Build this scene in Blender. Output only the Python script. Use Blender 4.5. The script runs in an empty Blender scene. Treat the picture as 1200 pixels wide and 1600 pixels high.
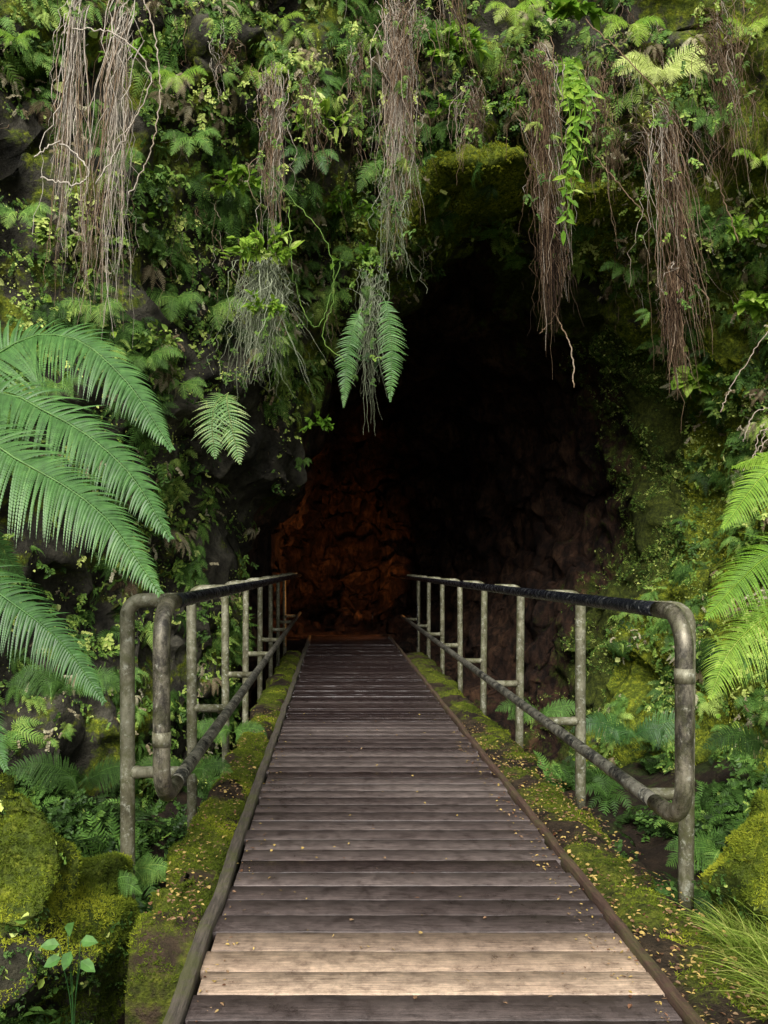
import bpy, math, random
import numpy as np
from mathutils import Vector, noise
from mathutils.bvhtree import BVHTree
rng = np.random.default_rng(11); random.seed(11)
scene = bpy.context.scene
COL = scene.collection

# ------------------------------------------------------------------ helpers
def mesh_obj(name, V, F, mat, tint=None, smooth=False, parent=None, **props):
    V = np.asarray(V, dtype=np.float32); F = np.asarray(F, dtype=np.int32)
    me = bpy.data.meshes.new(name)
    n, m, k = len(V), len(F), F.shape[1]
    me.vertices.add(n); me.vertices.foreach_set('co', V.ravel())
    me.loops.add(m*k); me.loops.foreach_set('vertex_index', F.ravel())
    me.polygons.add(m); me.polygons.foreach_set('loop_start', np.arange(m, dtype=np.int32)*k)
    me.update(calc_edges=True)
    if smooth: me.polygons.foreach_set('use_smooth', np.ones(m, dtype=bool))
    if tint is not None:
        a = me.attributes.new('tint', 'FLOAT', 'POINT')
        a.data.foreach_set('value', np.asarray(tint, dtype=np.float32))
    me.materials.append(mat)
    ob = bpy.data.objects.new(name, me); COL.objects.link(ob)
    if parent is not None: ob.parent = parent
    for k2, v in props.items(): ob[k2] = v
    return ob

def empty(name, loc=(0, 0, 0), **props):
    e = bpy.data.objects.new(name, None); e.empty_display_size = .1
    COL.objects.link(e)
    for k, v in props.items(): e[k] = v
    return e

class B:
    def __init__(s): s.V = []; s.F = []; s.T = []; s.n = 0
    def add(s, V, F, t=0.5):
        V = np.asarray(V, float).reshape(-1, 3); F = np.asarray(F, int)
        s.V.append(V); s.F.append(F+s.n)
        s.T.append(np.full(len(V), t) if np.isscalar(t) else np.asarray(t)); s.n += len(V)
    def quads(s, Q, t=0.5):           # Q (m,4,3)
        m = len(Q)
        tt = t if np.isscalar(t) else np.repeat(t, 4)
        s.add(Q.reshape(-1, 3), np.arange(m*4).reshape(m, 4), tt)
    def get(s): return np.concatenate(s.V), np.concatenate(s.F), np.concatenate(s.T)
    def obj(s, name, mat, **kw):
        V, F, T = s.get(); return mesh_obj(name, V, F, mat, T, **kw)

def unit(v): return v/np.maximum(np.linalg.norm(v, axis=-1, keepdims=True), 1e-9)

def catmull(P, n):
    P = np.asarray(P, float); P = np.vstack([2*P[0]-P[1], P, 2*P[-1]-P[-2]])
    seg = len(P)-3; out = []
    for u in np.linspace(0, seg-1e-6, n):
        i = int(u); t = u-i; a, b, c, d = P[i:i+4]
        out.append(.5*((2*b)+(-a+c)*t+(2*a-5*b+4*c-d)*t*t+(-a+3*b-3*c+d)*t**3))
    return np.array(out)

def rounded(P, r, n=8):
    P = [np.array(p, float) for p in P]; out = [P[0]]
    for i in range(1, len(P)-1):
        a, b, c = P[i-1], P[i], P[i+1]
        p0 = b+(a-b)/np.linalg.norm(a-b)*r; p2 = b+(c-b)/np.linalg.norm(c-b)*r
        k = .45
        for t in np.linspace(0, 1, n):
            q = (1-t)**3*p0+3*(1-t)**2*t*(p0+(b-p0)*(.1+k))+3*(1-t)*t*t*(p2+(b-p2)*(.1+k))+t**3*p2
            out.append(q)
    out.append(P[-1]); return np.array(out)

def densify(P, step):
    out = [P[0]]
    for a, b in zip(P[:-1], P[1:]):
        L = np.linalg.norm(b-a); n = max(1, int(L/step))
        for i in range(1, n+1): out.append(a+(b-a)*i/n)
    return np.array(out)

def tube(b, P, R, sides=12, t=.5, cap=True, wob=0):
    P = np.asarray(P, float); n = len(P)
    R = np.full(n, R, float) if np.isscalar(R) else np.asarray(R, float)
    if cap:
        P = np.vstack([P[:1], P, P[-1:]]); R = np.concatenate([[1e-4], R, [1e-4]]); n += 2
    T = unit(np.gradient(P, axis=0)+1e-9)
    if cap: T[0] = T[1] = unit(P[2]-P[1]); T[-1] = T[-2] = unit(P[-2]-P[-3])
    ref = np.array([0, 0, 1.]) if abs(T[0][2]) < .8 else np.array([1., 0, 0])
    u = unit(np.cross(T[0], ref)); U = []
    for i in range(n):
        u = unit(u-T[i]*np.dot(u, T[i])); U.append(u)
    U = np.array(U); W = np.cross(T, U)
    a = np.arange(sides)/sides*2*np.pi
    V = P[:, None]+R[:, None, None]*(np.cos(a)[None, :, None]*U[:, None]+np.sin(a)[None, :, None]*W[:, None])
    if wob: V = V+rng.normal(0, wob, V.shape)
    i, j = np.meshgrid(np.arange(n-1), np.arange(sides), indexing='ij')
    F = np.stack([i*sides+j, i*sides+(j+1) % sides, (i+1)*sides+(j+1) % sides, (i+1)*sides+j], -1).reshape(-1, 4)
    b.add(V.reshape(-1, 3), F, t)

def grid_faces(n, m, wrap=False):
    mm = m if wrap else m-1
    i, j = np.meshgrid(np.arange(n-1), np.arange(mm), indexing='ij')
    return np.stack([i*m+j, i*m+(j+1) % m, (i+1)*m+(j+1) % m, (i+1)*m+j], -1).reshape(-1, 4)

def box(b, x0, x1, y0, y1, z0, z1, t=.5):
    V = [(x, y, z) for z in (z0, z1) for y in (y0, y1) for x in (x0, x1)]
    b.add(V, [(0, 2, 3, 1), (4, 5, 7, 6), (0, 1, 5, 4), (2, 6, 7, 3), (0, 4, 6, 2), (1, 3, 7, 5)], t)

def nv(P, f, off=0):
    return np.array([noise.noise_vector(Vector((p[0]*f+off, p[1]*f+off*.7, p[2]*f-off))) for p in P])
def ns(P, f, off=0):
    return np.array([noise.noise(Vector((p[0]*f+off, p[1]*f+off*.7, p[2]*f-off))) for p in P])
def sstep(x): x = np.clip(x, 0, 1); return x*x*(3-2*x)

# ------------------------------------------------------------------ materials
def nodes(name):
    m = bpy.data.materials.new(name); m.use_nodes = True
    nt = m.node_tree; nt.nodes.clear()
    out = nt.nodes.new('ShaderNodeOutputMaterial'); bs = nt.nodes.new('ShaderNodeBsdfPrincipled')
    nt.links.new(bs.outputs[0], out.inputs[0])
    return m, nt, bs, out
def N(nt, typ, **kw):
    n = nt.nodes.new(typ)
    for k, v in kw.items(): setattr(n, k, v)
    return n
def ramp(nt, fac, stops, interp='LINEAR'):
    r = nt.nodes.new('ShaderNodeValToRGB'); cr = r.color_ramp; cr.interpolation = interp
    while len(cr.elements) < len(stops): cr.elements.new(.5)
    for e, (p, c) in zip(cr.elements, stops):
        e.position = p; e.color = (*c, 1) if len(c) == 3 else c
    nt.links.new(fac, r.inputs[0]); return r.outputs[0]
def noise_n(nt, scale, detail=6, rough=.6, vec=None, dist=0):
    n = nt.nodes.new('ShaderNodeTexNoise'); n.inputs['Scale'].default_value = scale
    n.inputs['Detail'].default_value = detail; n.inputs['Roughness'].default_value = rough
    n.inputs['Distortion'].default_value = dist
    if vec is not None: nt.links.new(vec, n.inputs['Vector'])
    return n.outputs['Fac']
def coords(nt, scale=(1, 1, 1)):
    c = nt.nodes.new('ShaderNodeTexCoord'); mp = nt.nodes.new('ShaderNodeMapping')
    mp.inputs['Scale'].default_value = scale
    nt.links.new(c.outputs['Object'], mp.inputs['Vector']); return mp.outputs[0]
def mix(nt, fac, a, b, mode='MIX'):
    m = nt.nodes.new('ShaderNodeMix'); m.data_type = 'RGBA'; m.blend_type = mode
    for s, v in ((m.inputs[0], fac), (m.inputs[6], a), (m.inputs[7], b)):
        if isinstance(v, (int, float)): s.default_value = v
        elif isinstance(v, tuple): s.default_value = (*v, 1)
        else: nt.links.new(v, s)
    return m.outputs[2]
def math_n(nt, op, a, b=0.):
    m = nt.nodes.new('ShaderNodeMath'); m.operation = op
    for s, v in ((m.inputs[0], a), (m.inputs[1], b)):
        if isinstance(v, (int, float)): s.default_value = v
        else: nt.links.new(v, s)
    return m.outputs[0]
def bump(nt, bs, h, strength=.5, dist=.05):
    b = nt.nodes.new('ShaderNodeBump'); b.inputs['Strength'].default_value = strength
    b.inputs['Distance'].default_value = dist
    nt.links.new(h, b.inputs['Height']); nt.links.new(b.outputs[0], bs.inputs['Normal'])

def leaf_mat(name, stops, rough=.5, trans=.3, nscale=1.3, spec=.18, fine=True):
    m, nt, bs, out = nodes(name)
    at = N(nt, 'ShaderNodeAttribute', attribute_name='tint')
    v = coords(nt)
    big = noise_n(nt, nscale, 2, .6, v)
    t = math_n(nt, 'ADD', at.outputs['Fac'], math_n(nt, 'MULTIPLY', math_n(nt, 'SUBTRACT', big, .5), .55))
    c = ramp(nt, t, stops)
    if fine:
        fn = noise_n(nt, 40, 1, .6, v)
        c = mix(nt, .5, c, ramp(nt, fn, [(.3, (.5, .5, .5)), (.7, (1.3, 1.3, 1.3))]), 'MULTIPLY')
    nt.links.new(c, bs.inputs['Base Color'])
    bs.inputs['Roughness'].default_value = rough
    bs.inputs['Specular IOR Level'].default_value = spec
    if trans:
        tr = N(nt, 'ShaderNodeBsdfTranslucent'); nt.links.new(c, tr.inputs[0])
        mx = N(nt, 'ShaderNodeMixShader'); mx.inputs[0].default_value = trans
        nt.links.new(bs.outputs[0], mx.inputs[1]); nt.links.new(tr.outputs[0], mx.inputs[2])
        nt.links.new(mx.outputs[0], out.inputs[0])
    return m

M_creeper = leaf_mat('creeper_leaf', [(0, (.016, .036, .008)), (.35, (.05, .108, .019)), (.6, (.112, .205, .033)), (.8, (.235, .34, .058)), (1, (.46, .53, .14))], trans=0, fine=False, nscale=1.8)
M_fern = leaf_mat('fern_leaf', [(0, (.02, .042, .01)), (.4, (.062, .138, .026)), (.7, (.145, .295, .055)), (1, (.37, .51, .11))], trans=.2)
M_treefern = leaf_mat('tree_fern_leaf', [(0, (.025, .08, .02)), (.5, (.08, .2, .045)), (.8, (.17, .335, .085)), (1, (.45, .55, .19))], rough=.4, trans=.22, nscale=3, spec=.4)
M_bright = leaf_mat('bright_leaf', [(0, (.06, .15, .018)), (.5, (.19, .37, .035)), (.8, (.37, .54, .07)), (1, (.64, .72, .25))], rough=.45, trans=.35)
M_dead = leaf_mat('dried_leaf', [(0, (.05, .034, .02)), (.4, (.15, .115, .06)), (.7, (.29, .25, .15)), (1, (.47, .45, .3))], rough=.85, trans=0, fine=False)
M_moss = leaf_mat('moss_tuft', [(0, (.03, .045, .007)), (.4, (.085, .12, .014)), (.7, (.165, .21, .02)), (1, (.35, .38, .035))], rough=.9, trans=0, nscale=4, spec=.05, fine=False)
M_litter = leaf_mat('fallen_leaf', [(0, (.02, .01, .007)), (.45, (.09, .038, .02)), (.75, (.17, .085, .045)), (.95, (.27, .18, .1)), (1, (.45, .32, .1))], rough=.6, trans=0, nscale=9)
M_grass = leaf_mat('grass_blade', [(0, (.1, .19, .02)), (.5, (.3, .42, .06)), (1, (.58, .58, .18))], rough=.6, trans=.35)
M_root = leaf_mat('root_strand', [(0, (.022, .014, .01)), (.4, (.11, .068, .04)), (.7, (.26, .18, .11)), (1, (.5, .45, .37))], rough=.85, trans=0, nscale=2.5, spec=.1)
M_lichen = leaf_mat('lichen_strand', [(0, (.05, .06, .035)), (.5, (.19, .22, .13)), (1, (.42, .46, .32))], rough=.9, trans=0, nscale=3, spec=.1)

def rock_mat(name, cols, mosscols, moss_amt, bmp=.8, con=.3, stretch=1.):
    m, nt, bs, out = nodes(name); v = coords(nt); vs = coords(nt, (1, 1, stretch))
    n1 = noise_n(nt, 1.6, 8, .65, v, .4); n2 = noise_n(nt, 9, 7, .7, vs)
    c = ramp(nt, n1, [(.3, cols[0]), (.5, cols[1]), (.72, cols[2])])
    c = mix(nt, .85, c, ramp(nt, n2, [(con, (.15, .15, .15)), (1-con, (1.4, 1.35, 1.3))]), 'MULTIPLY')
    fine = noise_n(nt, 45, 4, .7, v)
    if moss_amt is not None:
        at = N(nt, 'ShaderNodeAttribute', attribute_name='tint')
        n3 = noise_n(nt, 3.2, 7, .7, v)
        k = math_n(nt, 'ADD', at.outputs['Fac'], math_n(nt, 'MULTIPLY', math_n(nt, 'SUBTRACT', n3, .5), 1.6))
        mask = ramp(nt, k, [(.45, (0, 0, 0)), (.6, (1, 1, 1))])
        mc = ramp(nt, noise_n(nt, 14, 6, .7, v), [(.3, mosscols[0]), (.5, mosscols[1]), (.72, mosscols[2])])
        mc = mix(nt, .8, mc, ramp(nt, fine, [(.35, (.35, .35, .3)), (.65, (1.35, 1.35, 1.2))]), 'MULTIPLY')
        c = mix(nt, mask, c, mc)
    nt.links.new(c, bs.inputs['Base Color']); bs.inputs['Roughness'].default_value = .85
    bs.inputs['Specular IOR Level'].default_value = .25
    h = math_n(nt, 'ADD', n2, math_n(nt, 'MULTIPLY', fine, .5))
    bump(nt, bs, h, bmp, .06)
    return m
M_rock = rock_mat('mossy_lava_rock', [(.018, .018, .013), (.055, .052, .038), (.15, .145, .11)],
                  [(.03, .05, .006), (.12, .16, .014), (.36, .4, .03)], 1)
M_boulder = rock_mat('moss_covered_rock', [(.02, .02, .012), (.05, .048, .03), (.1, .1, .07)],
                  [(.025, .042, .006), (.085, .118, .014), (.22, .25, .025)], 1)
M_cave = rock_mat('cave_rock', [(.007, .0035, .002), (.042, .021, .012), (.12, .066, .036)],
                  [(.015, .022, .004), (.06, .08, .01), (.15, .18, .025)], 1, 1.3, .42, .4)
M_soil = rock_mat('soil', [(.01, .007, .004), (.03, .02, .012), (.06, .04, .022)],
                  [(.012, .02, .004), (.03, .045, .01), (.07, .09, .015)], 1)

def deck_mat():
    m, nt, bs, out = nodes('wet_timber')
    at = N(nt, 'ShaderNodeAttribute', attribute_name='tint')
    tc = N(nt, 'ShaderNodeTexCoord')
    cx = N(nt, 'ShaderNodeCombineXYZ'); nt.links.new(math_n(nt, 'MULTIPLY', at.outputs['Fac'], 137.), cx.inputs[0])
    ad = N(nt, 'ShaderNodeVectorMath', operation='ADD'); nt.links.new(tc.outputs['Object'], ad.inputs[0]); nt.links.new(cx.outputs[0], ad.inputs[1])
    def mp(s):
        q = N(nt, 'ShaderNodeMapping'); q.inputs['Scale'].default_value = s; nt.links.new(ad.outputs[0], q.inputs[0]); return q.outputs[0]
    g = noise_n(nt, 1, 9, .8, mp((6, 150, 150)))          # fine grain
    g2 = noise_n(nt, 1, 8, .75, mp((4.0, 60, 60)), .3)    # broad grain
    st = noise_n(nt, 12, 9, .85, coords(nt), .2)             # damp / dirt
    big = noise_n(nt, 1.1, 6, .7, coords(nt))
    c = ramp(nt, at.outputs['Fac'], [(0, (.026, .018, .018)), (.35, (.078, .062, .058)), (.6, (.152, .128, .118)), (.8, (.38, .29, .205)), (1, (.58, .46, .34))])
    c = mix(nt, .9, c, ramp(nt, g, [(.32, (.3, .28, .28)), (.5, (.95, .95, .95)), (.66, (1.45, 1.4, 1.35))]), 'MULTIPLY')
    c = mix(nt, .4, c, ramp(nt, g2, [(.35, (.5, .47, .47)), (.6, (1.2, 1.2, 1.2))]), 'MULTIPLY')
    c = mix(nt, .85, c, ramp(nt, st, [(.36, (.32, .27, .26)), (.5, (.95, .93, .92)), (.62, (1.35, 1.3, 1.26))]), 'MULTIPLY')
    c = mix(nt, .5, c, ramp(nt, big, [(.35, (.6, .54, .57)), (.6, (1.15, 1.12, 1.1))]), 'MULTIPLY')
    nt.links.new(c, bs.inputs['Base Color'])
    r = ramp(nt, math_n(nt, 'ADD', math_n(nt, 'MULTIPLY', st, .5), math_n(nt, 'MULTIPLY', big, .5)), [(.38, (.22, .22, .22)), (.58, (.55, .55, .55))])
    r = mix(nt, ramp(nt, at.outputs['Fac'], [(.2, (1, 1, 1)), (.32, (0, 0, 0))]), r, (.15, .15, .15)); nt.links.new(r, bs.inputs['Roughness'])
    bump(nt, bs, math_n(nt, 'ADD', g, st), .7, .004); return m
M_deck = deck_mat()
def timber_mat(name, a, b_, mossy=.5):
    m, nt, bs, out = nodes(name); v = coords(nt, (30, 2.5, 30)); v2 = coords(nt)
    g = noise_n(nt, 3, 8, .7, v); s = noise_n(nt, 7, 8, .75, v2)
    c = ramp(nt, g, [(.3, a), (.7, b_)])
    c = mix(nt, ramp(nt, s, [(.47, (0, 0, 0)), (.6, (mossy,)*3)]), c, (.1, .11, .03))
    nt.links.new(c, bs.inputs['Base Color']); bs.inputs['Roughness'].default_value = .7
    bump(nt, bs, math_n(nt, 'ADD', g, s), .8, .01); return m
M_kerbL = timber_mat('weathered_kerb_timber', (.03, .026, .02), (.17, .14, .11), .6)
M_kerbR = timber_mat('rust_stained_kerb', (.035, .02, .014), (.14, .08, .055), .45)
def pipe_mat(name, base, worn, lichen, w0, rough, l0=.56, stain=.0, ww=.12, met=.2, moss=0.):
    m, nt, bs, out = nodes(name); v = coords(nt); vs = coords(nt, (1, 1, .4))
    a = noise_n(nt, 10, 9, .82, vs, .3); b2 = noise_n(nt, 28, 8, .82, v); c3 = noise_n(nt, 4, 8, .78, v); d4 = noise_n(nt, 13, 8, .8, v)
    c = mix(nt, ramp(nt, a, [(w0, (0, 0, 0)), (w0+ww, (1, 1, 1))]), base, worn)
    if stain: c = mix(nt, stain, c, ramp(nt, c3, [(.38, (.3, .29, .2)), (.58, (1.05, 1.05, 1.0))]), 'MULTIPLY')
    if moss: c = mix(nt, ramp(nt, d4, [(.48, (0, 0, 0)), (.58, (moss,)*3)]), c, (.095, .1, .035))
    c = mix(nt, ramp(nt, b2, [(l0, (0, 0, 0)), (l0+.08, (.85, .85, .85))]), c, lichen)
    nt.links.new(c, bs.inputs['Base Color'])
    nt.links.new(ramp(nt, b2, [(.4, (rough,)*3), (.62, (rough+.35,)*3)]), bs.inputs['Roughness'])
    bs.inputs['Metallic'].default_value = met
    bump(nt, bs, math_n(nt, 'ADD', a, b2), .4, .006); return m
M_black = pipe_mat('worn_black_pipe', (.011, .0125, .018), (.14, .145, .14), (.38, .39, .36), .57, .11, .57)
M_lower = pipe_mat('scuffed_pipe', (.025, .026, .025), (.21, .2, .16), (.42, .42, .34), .46, .22, .55, .3, .08)
M_loop = pipe_mat('tarnished_steel', (.055, .05, .04), (.27, .245, .185), (.46, .45, .36), .44, .2, .57, .55, .12, .4, .35)
M_post = pipe_mat('lichened_galvanised_steel', (.125, .115, .07), (.29, .28, .2), (.47, .48, .38), .42, .38, .54, .8, .12, .2, .7)

# ------------------------------------------------------------------ frond / foliage generators
def frond(b, P, Lmax, n=36, m=12, tint=.5, droop=.3, up=(0, 0, 1), fwd=.35, wfac=.5, solid=False, base_t=.1, rad=.004, grav=(0, 0, -1), jit=.06, ttip=.15):
    C = catmull(P, 40)
    d = np.concatenate([[0], np.cumsum(np.linalg.norm(np.diff(C, axis=0), axis=1))]); tot = d[-1]; d /= tot
    t = np.linspace(base_t, .995, n)
    p = np.stack([np.interp(t, d, C[:, k]) for k in range(3)], 1)
    T = unit(np.stack([np.interp(np.minimum(t+.02, 1), d, C[:, k])-np.interp(t-.02, d, C[:, k]) for k in range(3)], 1))
    S = unit(np.cross(T, np.asarray(up, float))); Nn = np.cross(S, T)
    tt = (t-base_t)/(1-base_t)
    prof = np.minimum(1, .55+tt*1.8)*np.clip((1-tt)*1.75, 0.03, 1)**.8
    L = Lmax*prof
    g = np.asarray(grav, float)
    gap = tot*(1-base_t)/n
    s0 = np.linspace(0.02, 1, m+1)[:-1]; ds = 1./m; s1 = s0+ds*(1. if solid else .82)
    for sg in (1, -1):
        Lj = L*(1+rng.normal(0, jit, n)); f = fwd+rng.normal(0, jit, n)
        dr = unit(S*sg*np.cos(f)[:, None]+T*np.sin(f)[:, None]+Nn*rng.normal(0.05, jit, n)[:, None])
        dj = droop*(1+rng.normal(0, .2, n))
        def pos(s): return p[:, None]+dr[:, None]*(Lj[:, None]*s)[..., None]+g*(dj[:, None]*Lj[:, None]*s**2)[..., None]+T[:, None]*(.12*Lj[:, None]*s**2)[..., None]
        a = pos(s0[None]); c = pos(s1[None])
        wa = gap*wfac*np.clip(1-s0**2.2, .08, 1)[None, :, None]*np.ones((n, 1, 1))
        wb = gap*wfac*np.clip(1-np.minimum(s1, 1)**2.2, .05, 1)[None, :, None]*np.ones((n, 1, 1))
        for q in (1, -1):
            sl = 0 if solid else .55
            dd = a+(T[:, None]*q-Nn[:, None]*.25)*wa+dr[:, None]*wa*sl
            cc = c+(T[:, None]*q-Nn[:, None]*.25)*(wb if solid else wb*.55)+dr[:, None]*wb*sl
            Q = np.stack([a, c, cc, dd], 2).reshape(-1, 4, 3)
            tv = (tint+rng.normal(0, .06, (n, 1))+ttip*s0[None]).reshape(-1)
            b.quads(Q, tv)
    Ct = C[::3] if not solid else C[::8]
    tube(b, Ct, np.linspace(rad, rad*.3, len(Ct)), 4, t=tint+.25, cap=False)

def leafquads(L=1, W=.5, fold=.12, droop=.15):
    b0 = [0, 0, 0]; t = [0, L, -droop*L]
    l1 = [-W/2, L*.3, fold*W]; l2 = [-W*.42, L*.66, fold*W-droop*L*.4]
    r1 = [W/2, L*.3, fold*W]; r2 = [W*.42, L*.66, fold*W-droop*L*.4]
    return np.array([[b0, t, l2, l1], [b0, r1, r2, t]], float)

def xf(Q, M, pos): return Q@M.T+pos
def frame(y, z):
    y = unit(np.asarray(y, float)); z = np.asarray(z, float); z = unit(z-y*np.dot(y, z)); x = np.cross(y, z)
    return np.stack([x, y, z], 1)

def tmpl_leaf(W=.6):
    b = B(); b.quads(leafquads(1, W)); return b.get()
def tmpl_sprig(seed, nl=10, lw=.6, ll=.3):
    r = np.random.default_rng(seed); b = B()
    C = catmull([(0, 0, 0), (r.normal(0, .08), .35, .18), (r.normal(0, .15), .7, .2), (r.normal(0, .2), 1., .1)], 20)
    for i in range(nl):
        p = C[int(2+i*17/nl)]; sg = 1 if i % 2 else -1
        y = np.array([sg*r.uniform(.5, 1.2), r.uniform(.2, .9), r.uniform(-.2, .5)])
        M = frame(y, (r.normal(0, .4), -.2, 1)); b.quads(xf(leafquads(ll*r.uniform(.7, 1.2), ll*lw), M, p), .0+r.normal(0, .07))
    return b.get()
def tmpl_clump(seed, nf=6, n=13, m=2, L=.27, spread=1.9):
    r = np.random.default_rng(seed); b = B()
    for i in range(nf):
        a = (i+.5)/nf*spread*2-spread+r.normal(0, .2)
        h = r.uniform(.25, .5); s = r.uniform(.6, 1.1)
        d = np.array([math.sin(a), math.cos(a)])
        P = [(0, 0, 0), (d[0]*.3*s, d[1]*.3*s-.02, h*.8), (d[0]*.65*s, d[1]*.6*s+.12, h*1.), (d[0]*.9*s, d[1]*.85*s+.38, h*.6)]
        frond(b, P, L*s, n=n, m=m, tint=r.normal(0, .08), droop=.35, up=(0, 0, 1), solid=True, wfac=.42, grav=(0, .7, -.5), rad=.008)
    return b.get()
def scatter(b, tmpls, pos, nrm, scale, tint, ang=.7, tilt=.3):
    idx = rng.integers(0, len(tmpls), len(pos))
    for k, (V, F, T) in enumerate(tmpls):
        s = np.where(idx == k)[0]
        if len(s) == 0: continue
        P = pos[s]; n = unit(nrm[s]+rng.normal(0, tilt, (len(s), 3)))
        d = np.array([0, 0, -1.])+rng.normal(0, .25, (len(s), 3))
        d = unit(d-n*np.sum(d*n, 1, keepdims=True)); x = np.cross(d, n)
        a = rng.normal(0, ang, len(s))[:, None]
        Y = d*np.cos(a)+x*np.sin(a); X = np.cross(Y, n)
        sc = scale[s][:, None, None]
        W = P[:, None]+sc*(V[None, :, 0:1]*X[:, None]+V[None, :, 1:2]*Y[:, None]+V[None, :, 2:3]*n[:, None])
        Fk = (F[None]+(np.arange(len(s))*len(V))[:, None, None]).reshape(-1, 4)
        b.add(W.reshape(-1, 3), Fk, (tint[s][:, None]+T[None]).reshape(-1))
def tri_sample(V, F, n, dens=None):
    A = V[F[:, 0]]; Bq = V[F[:, 1]]; C = V[F[:, 2]]; D = V[F[:, 3]]
    nn = np.cross(C-A, D-Bq); ar = np.linalg.norm(nn, axis=1)/2+1e-9; nn = unit(nn)
    w = ar*(dens if dens is not None else 1); w = w/w.sum()
    i = rng.choice(len(F), n, p=w)
    u = rng.random((n, 1)); v = rng.random((n, 1))
    P = (A[i]*(1-u)+Bq[i]*u)*(1-v)+(D[i]*(1-u)+C[i]*u)*v
    return P, nn[i]

def strands(b, n, top, length, rt, rb, r=.003, waver=.05, tint=.5, lvar=.35, lean=(0, 0), K=16, sub=0, stag=.06, back=.25):
    top = np.asarray(top, float)
    sub = sub or max(1, n//12)
    g = rng.integers(0, sub, n)
    ga = rng.random(sub)*2*np.pi; gq = np.sqrt(rng.random(sub))
    gc0 = np.stack([np.cos(ga)*gq*rt, np.sin(ga)*gq*rt*.6], 1)
    ga2 = ga+rng.normal(0, .8, sub); gc1 = np.stack([np.cos(ga2)*gq*rb, np.sin(ga2)*gq*rb*.6], 1)
    gw = np.cumsum(np.cumsum(rng.normal(0, waver*2.0/K**1.5, (sub, K, 2)), 1), 1)
    gl = 1-lvar*rng.random(sub)**1.1
    gt = rng.normal(0, .17, sub)
    sp = rng.uniform(.1, .45, sub)[g][:, None]
    o0 = gc0[g]+rng.normal(0, 1, (n, 2))*rt*sp; o1 = gc1[g]+rng.normal(0, 1, (n, 2))*rb*sp
    Ls = length*gl[g]*(1-.5*rng.random(n)**1.4); t = np.linspace(0, 1, K)
    stray = rng.random(n)[:, None, None]**3*2.4+.6
    w = gw[g]+stray*np.cumsum(rng.normal(0, waver*.65/K**.5, (n, K, 2)), 1)
    w -= w[:, :1]
    xy = (o0[:, None]*(1-t)[None, :, None]+o1[:, None]*t[None, :, None])+w+np.asarray(lean)[None, None]*t[None, :, None]
    st = rng.random(n)[:, None]*length*stag
    z = -(Ls[:, None]*t[None])-st
    xy[..., 1] += back*np.exp(-t*9)[None]
    C = np.concatenate([xy, z[..., None]], -1)+top
    R = (r*(rng.uniform(.35, 1.9, n))[:, None]*(1-.7*t)[None])
    ang = np.arange(3)/3*2*np.pi
    off = np.stack([np.cos(ang), np.sin(ang), 0*ang], 1)
    V = C[:, :, None]+R[:, :, None, None]*off
    i, k, j = np.meshgrid(np.arange(n), np.arange(K-1), np.arange(3), indexing='ij')
    base = (i*K+k)*3
    F = np.stack([base+j, base+(j+1) % 3, base+3+(j+1) % 3, base+3+j], -1).reshape(-1, 4)
    tv = (tint+gt[g]+rng.normal(0, .14, n))[:, None, None]-.12*t[None, :, None]+np.zeros((n, K, 3))
    b.add(V.reshape(-1, 3), F, tv.reshape(-1))

# ------------------------------------------------------------------ camera, light, world
cam = bpy.data.cameras.new('camera'); co = bpy.data.objects.new('camera', cam); COL.objects.link(co)
co.location = (0, 0, 1.4); co.rotation_euler = (math.radians(90), 0, 0)
cam.sensor_fit = 'VERTICAL'; cam.sensor_height = 36; cam.lens = 29.25
cam.shift_x = .04875; cam.shift_y = .053; cam.clip_end = 500; cam.clip_start = .05
scene.camera = co
w = bpy.data.worlds.new('World'); scene.world = w; w.use_nodes = True
nt = w.node_tree; bg = nt.nodes['Background']
SE, SR = 41, 192
sky = nt.nodes.new('ShaderNodeTexSky'); sky.sky_type = 'NISHITA'; sky.sun_disc = False
sky.sun_elevation = math.radians(SE); sky.sun_rotation = math.radians(SR)
sky.dust_density = 5; sky.air_density = 1.0
hs = nt.nodes.new('ShaderNodeHueSaturation'); hs.inputs['Saturation'].default_value = .3
nt.links.new(sky.outputs[0], hs.inputs['Color']); nt.links.new(hs.outputs[0], bg.inputs[0]); bg.inputs[1].default_value = .15
sl = bpy.data.lights.new('sun', 'SUN'); so = bpy.data.objects.new('sun', sl); COL.objects.link(so)
sl.energy = 3.7; sl.angle = math.radians(30); sl.color = (1, .97, .92)
el = math.radians(SE); az = math.radians(SR)
dirv = Vector((math.sin(az)*math.cos(el), math.cos(az)*math.cos(el), math.sin(el)))
so.rotation_euler = dirv.to_track_quat('Z', 'Y').to_euler()
scene.view_settings.view_transform = 'Standard'; scene.view_settings.look = 'None'; scene.view_settings.exposure = 0

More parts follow.
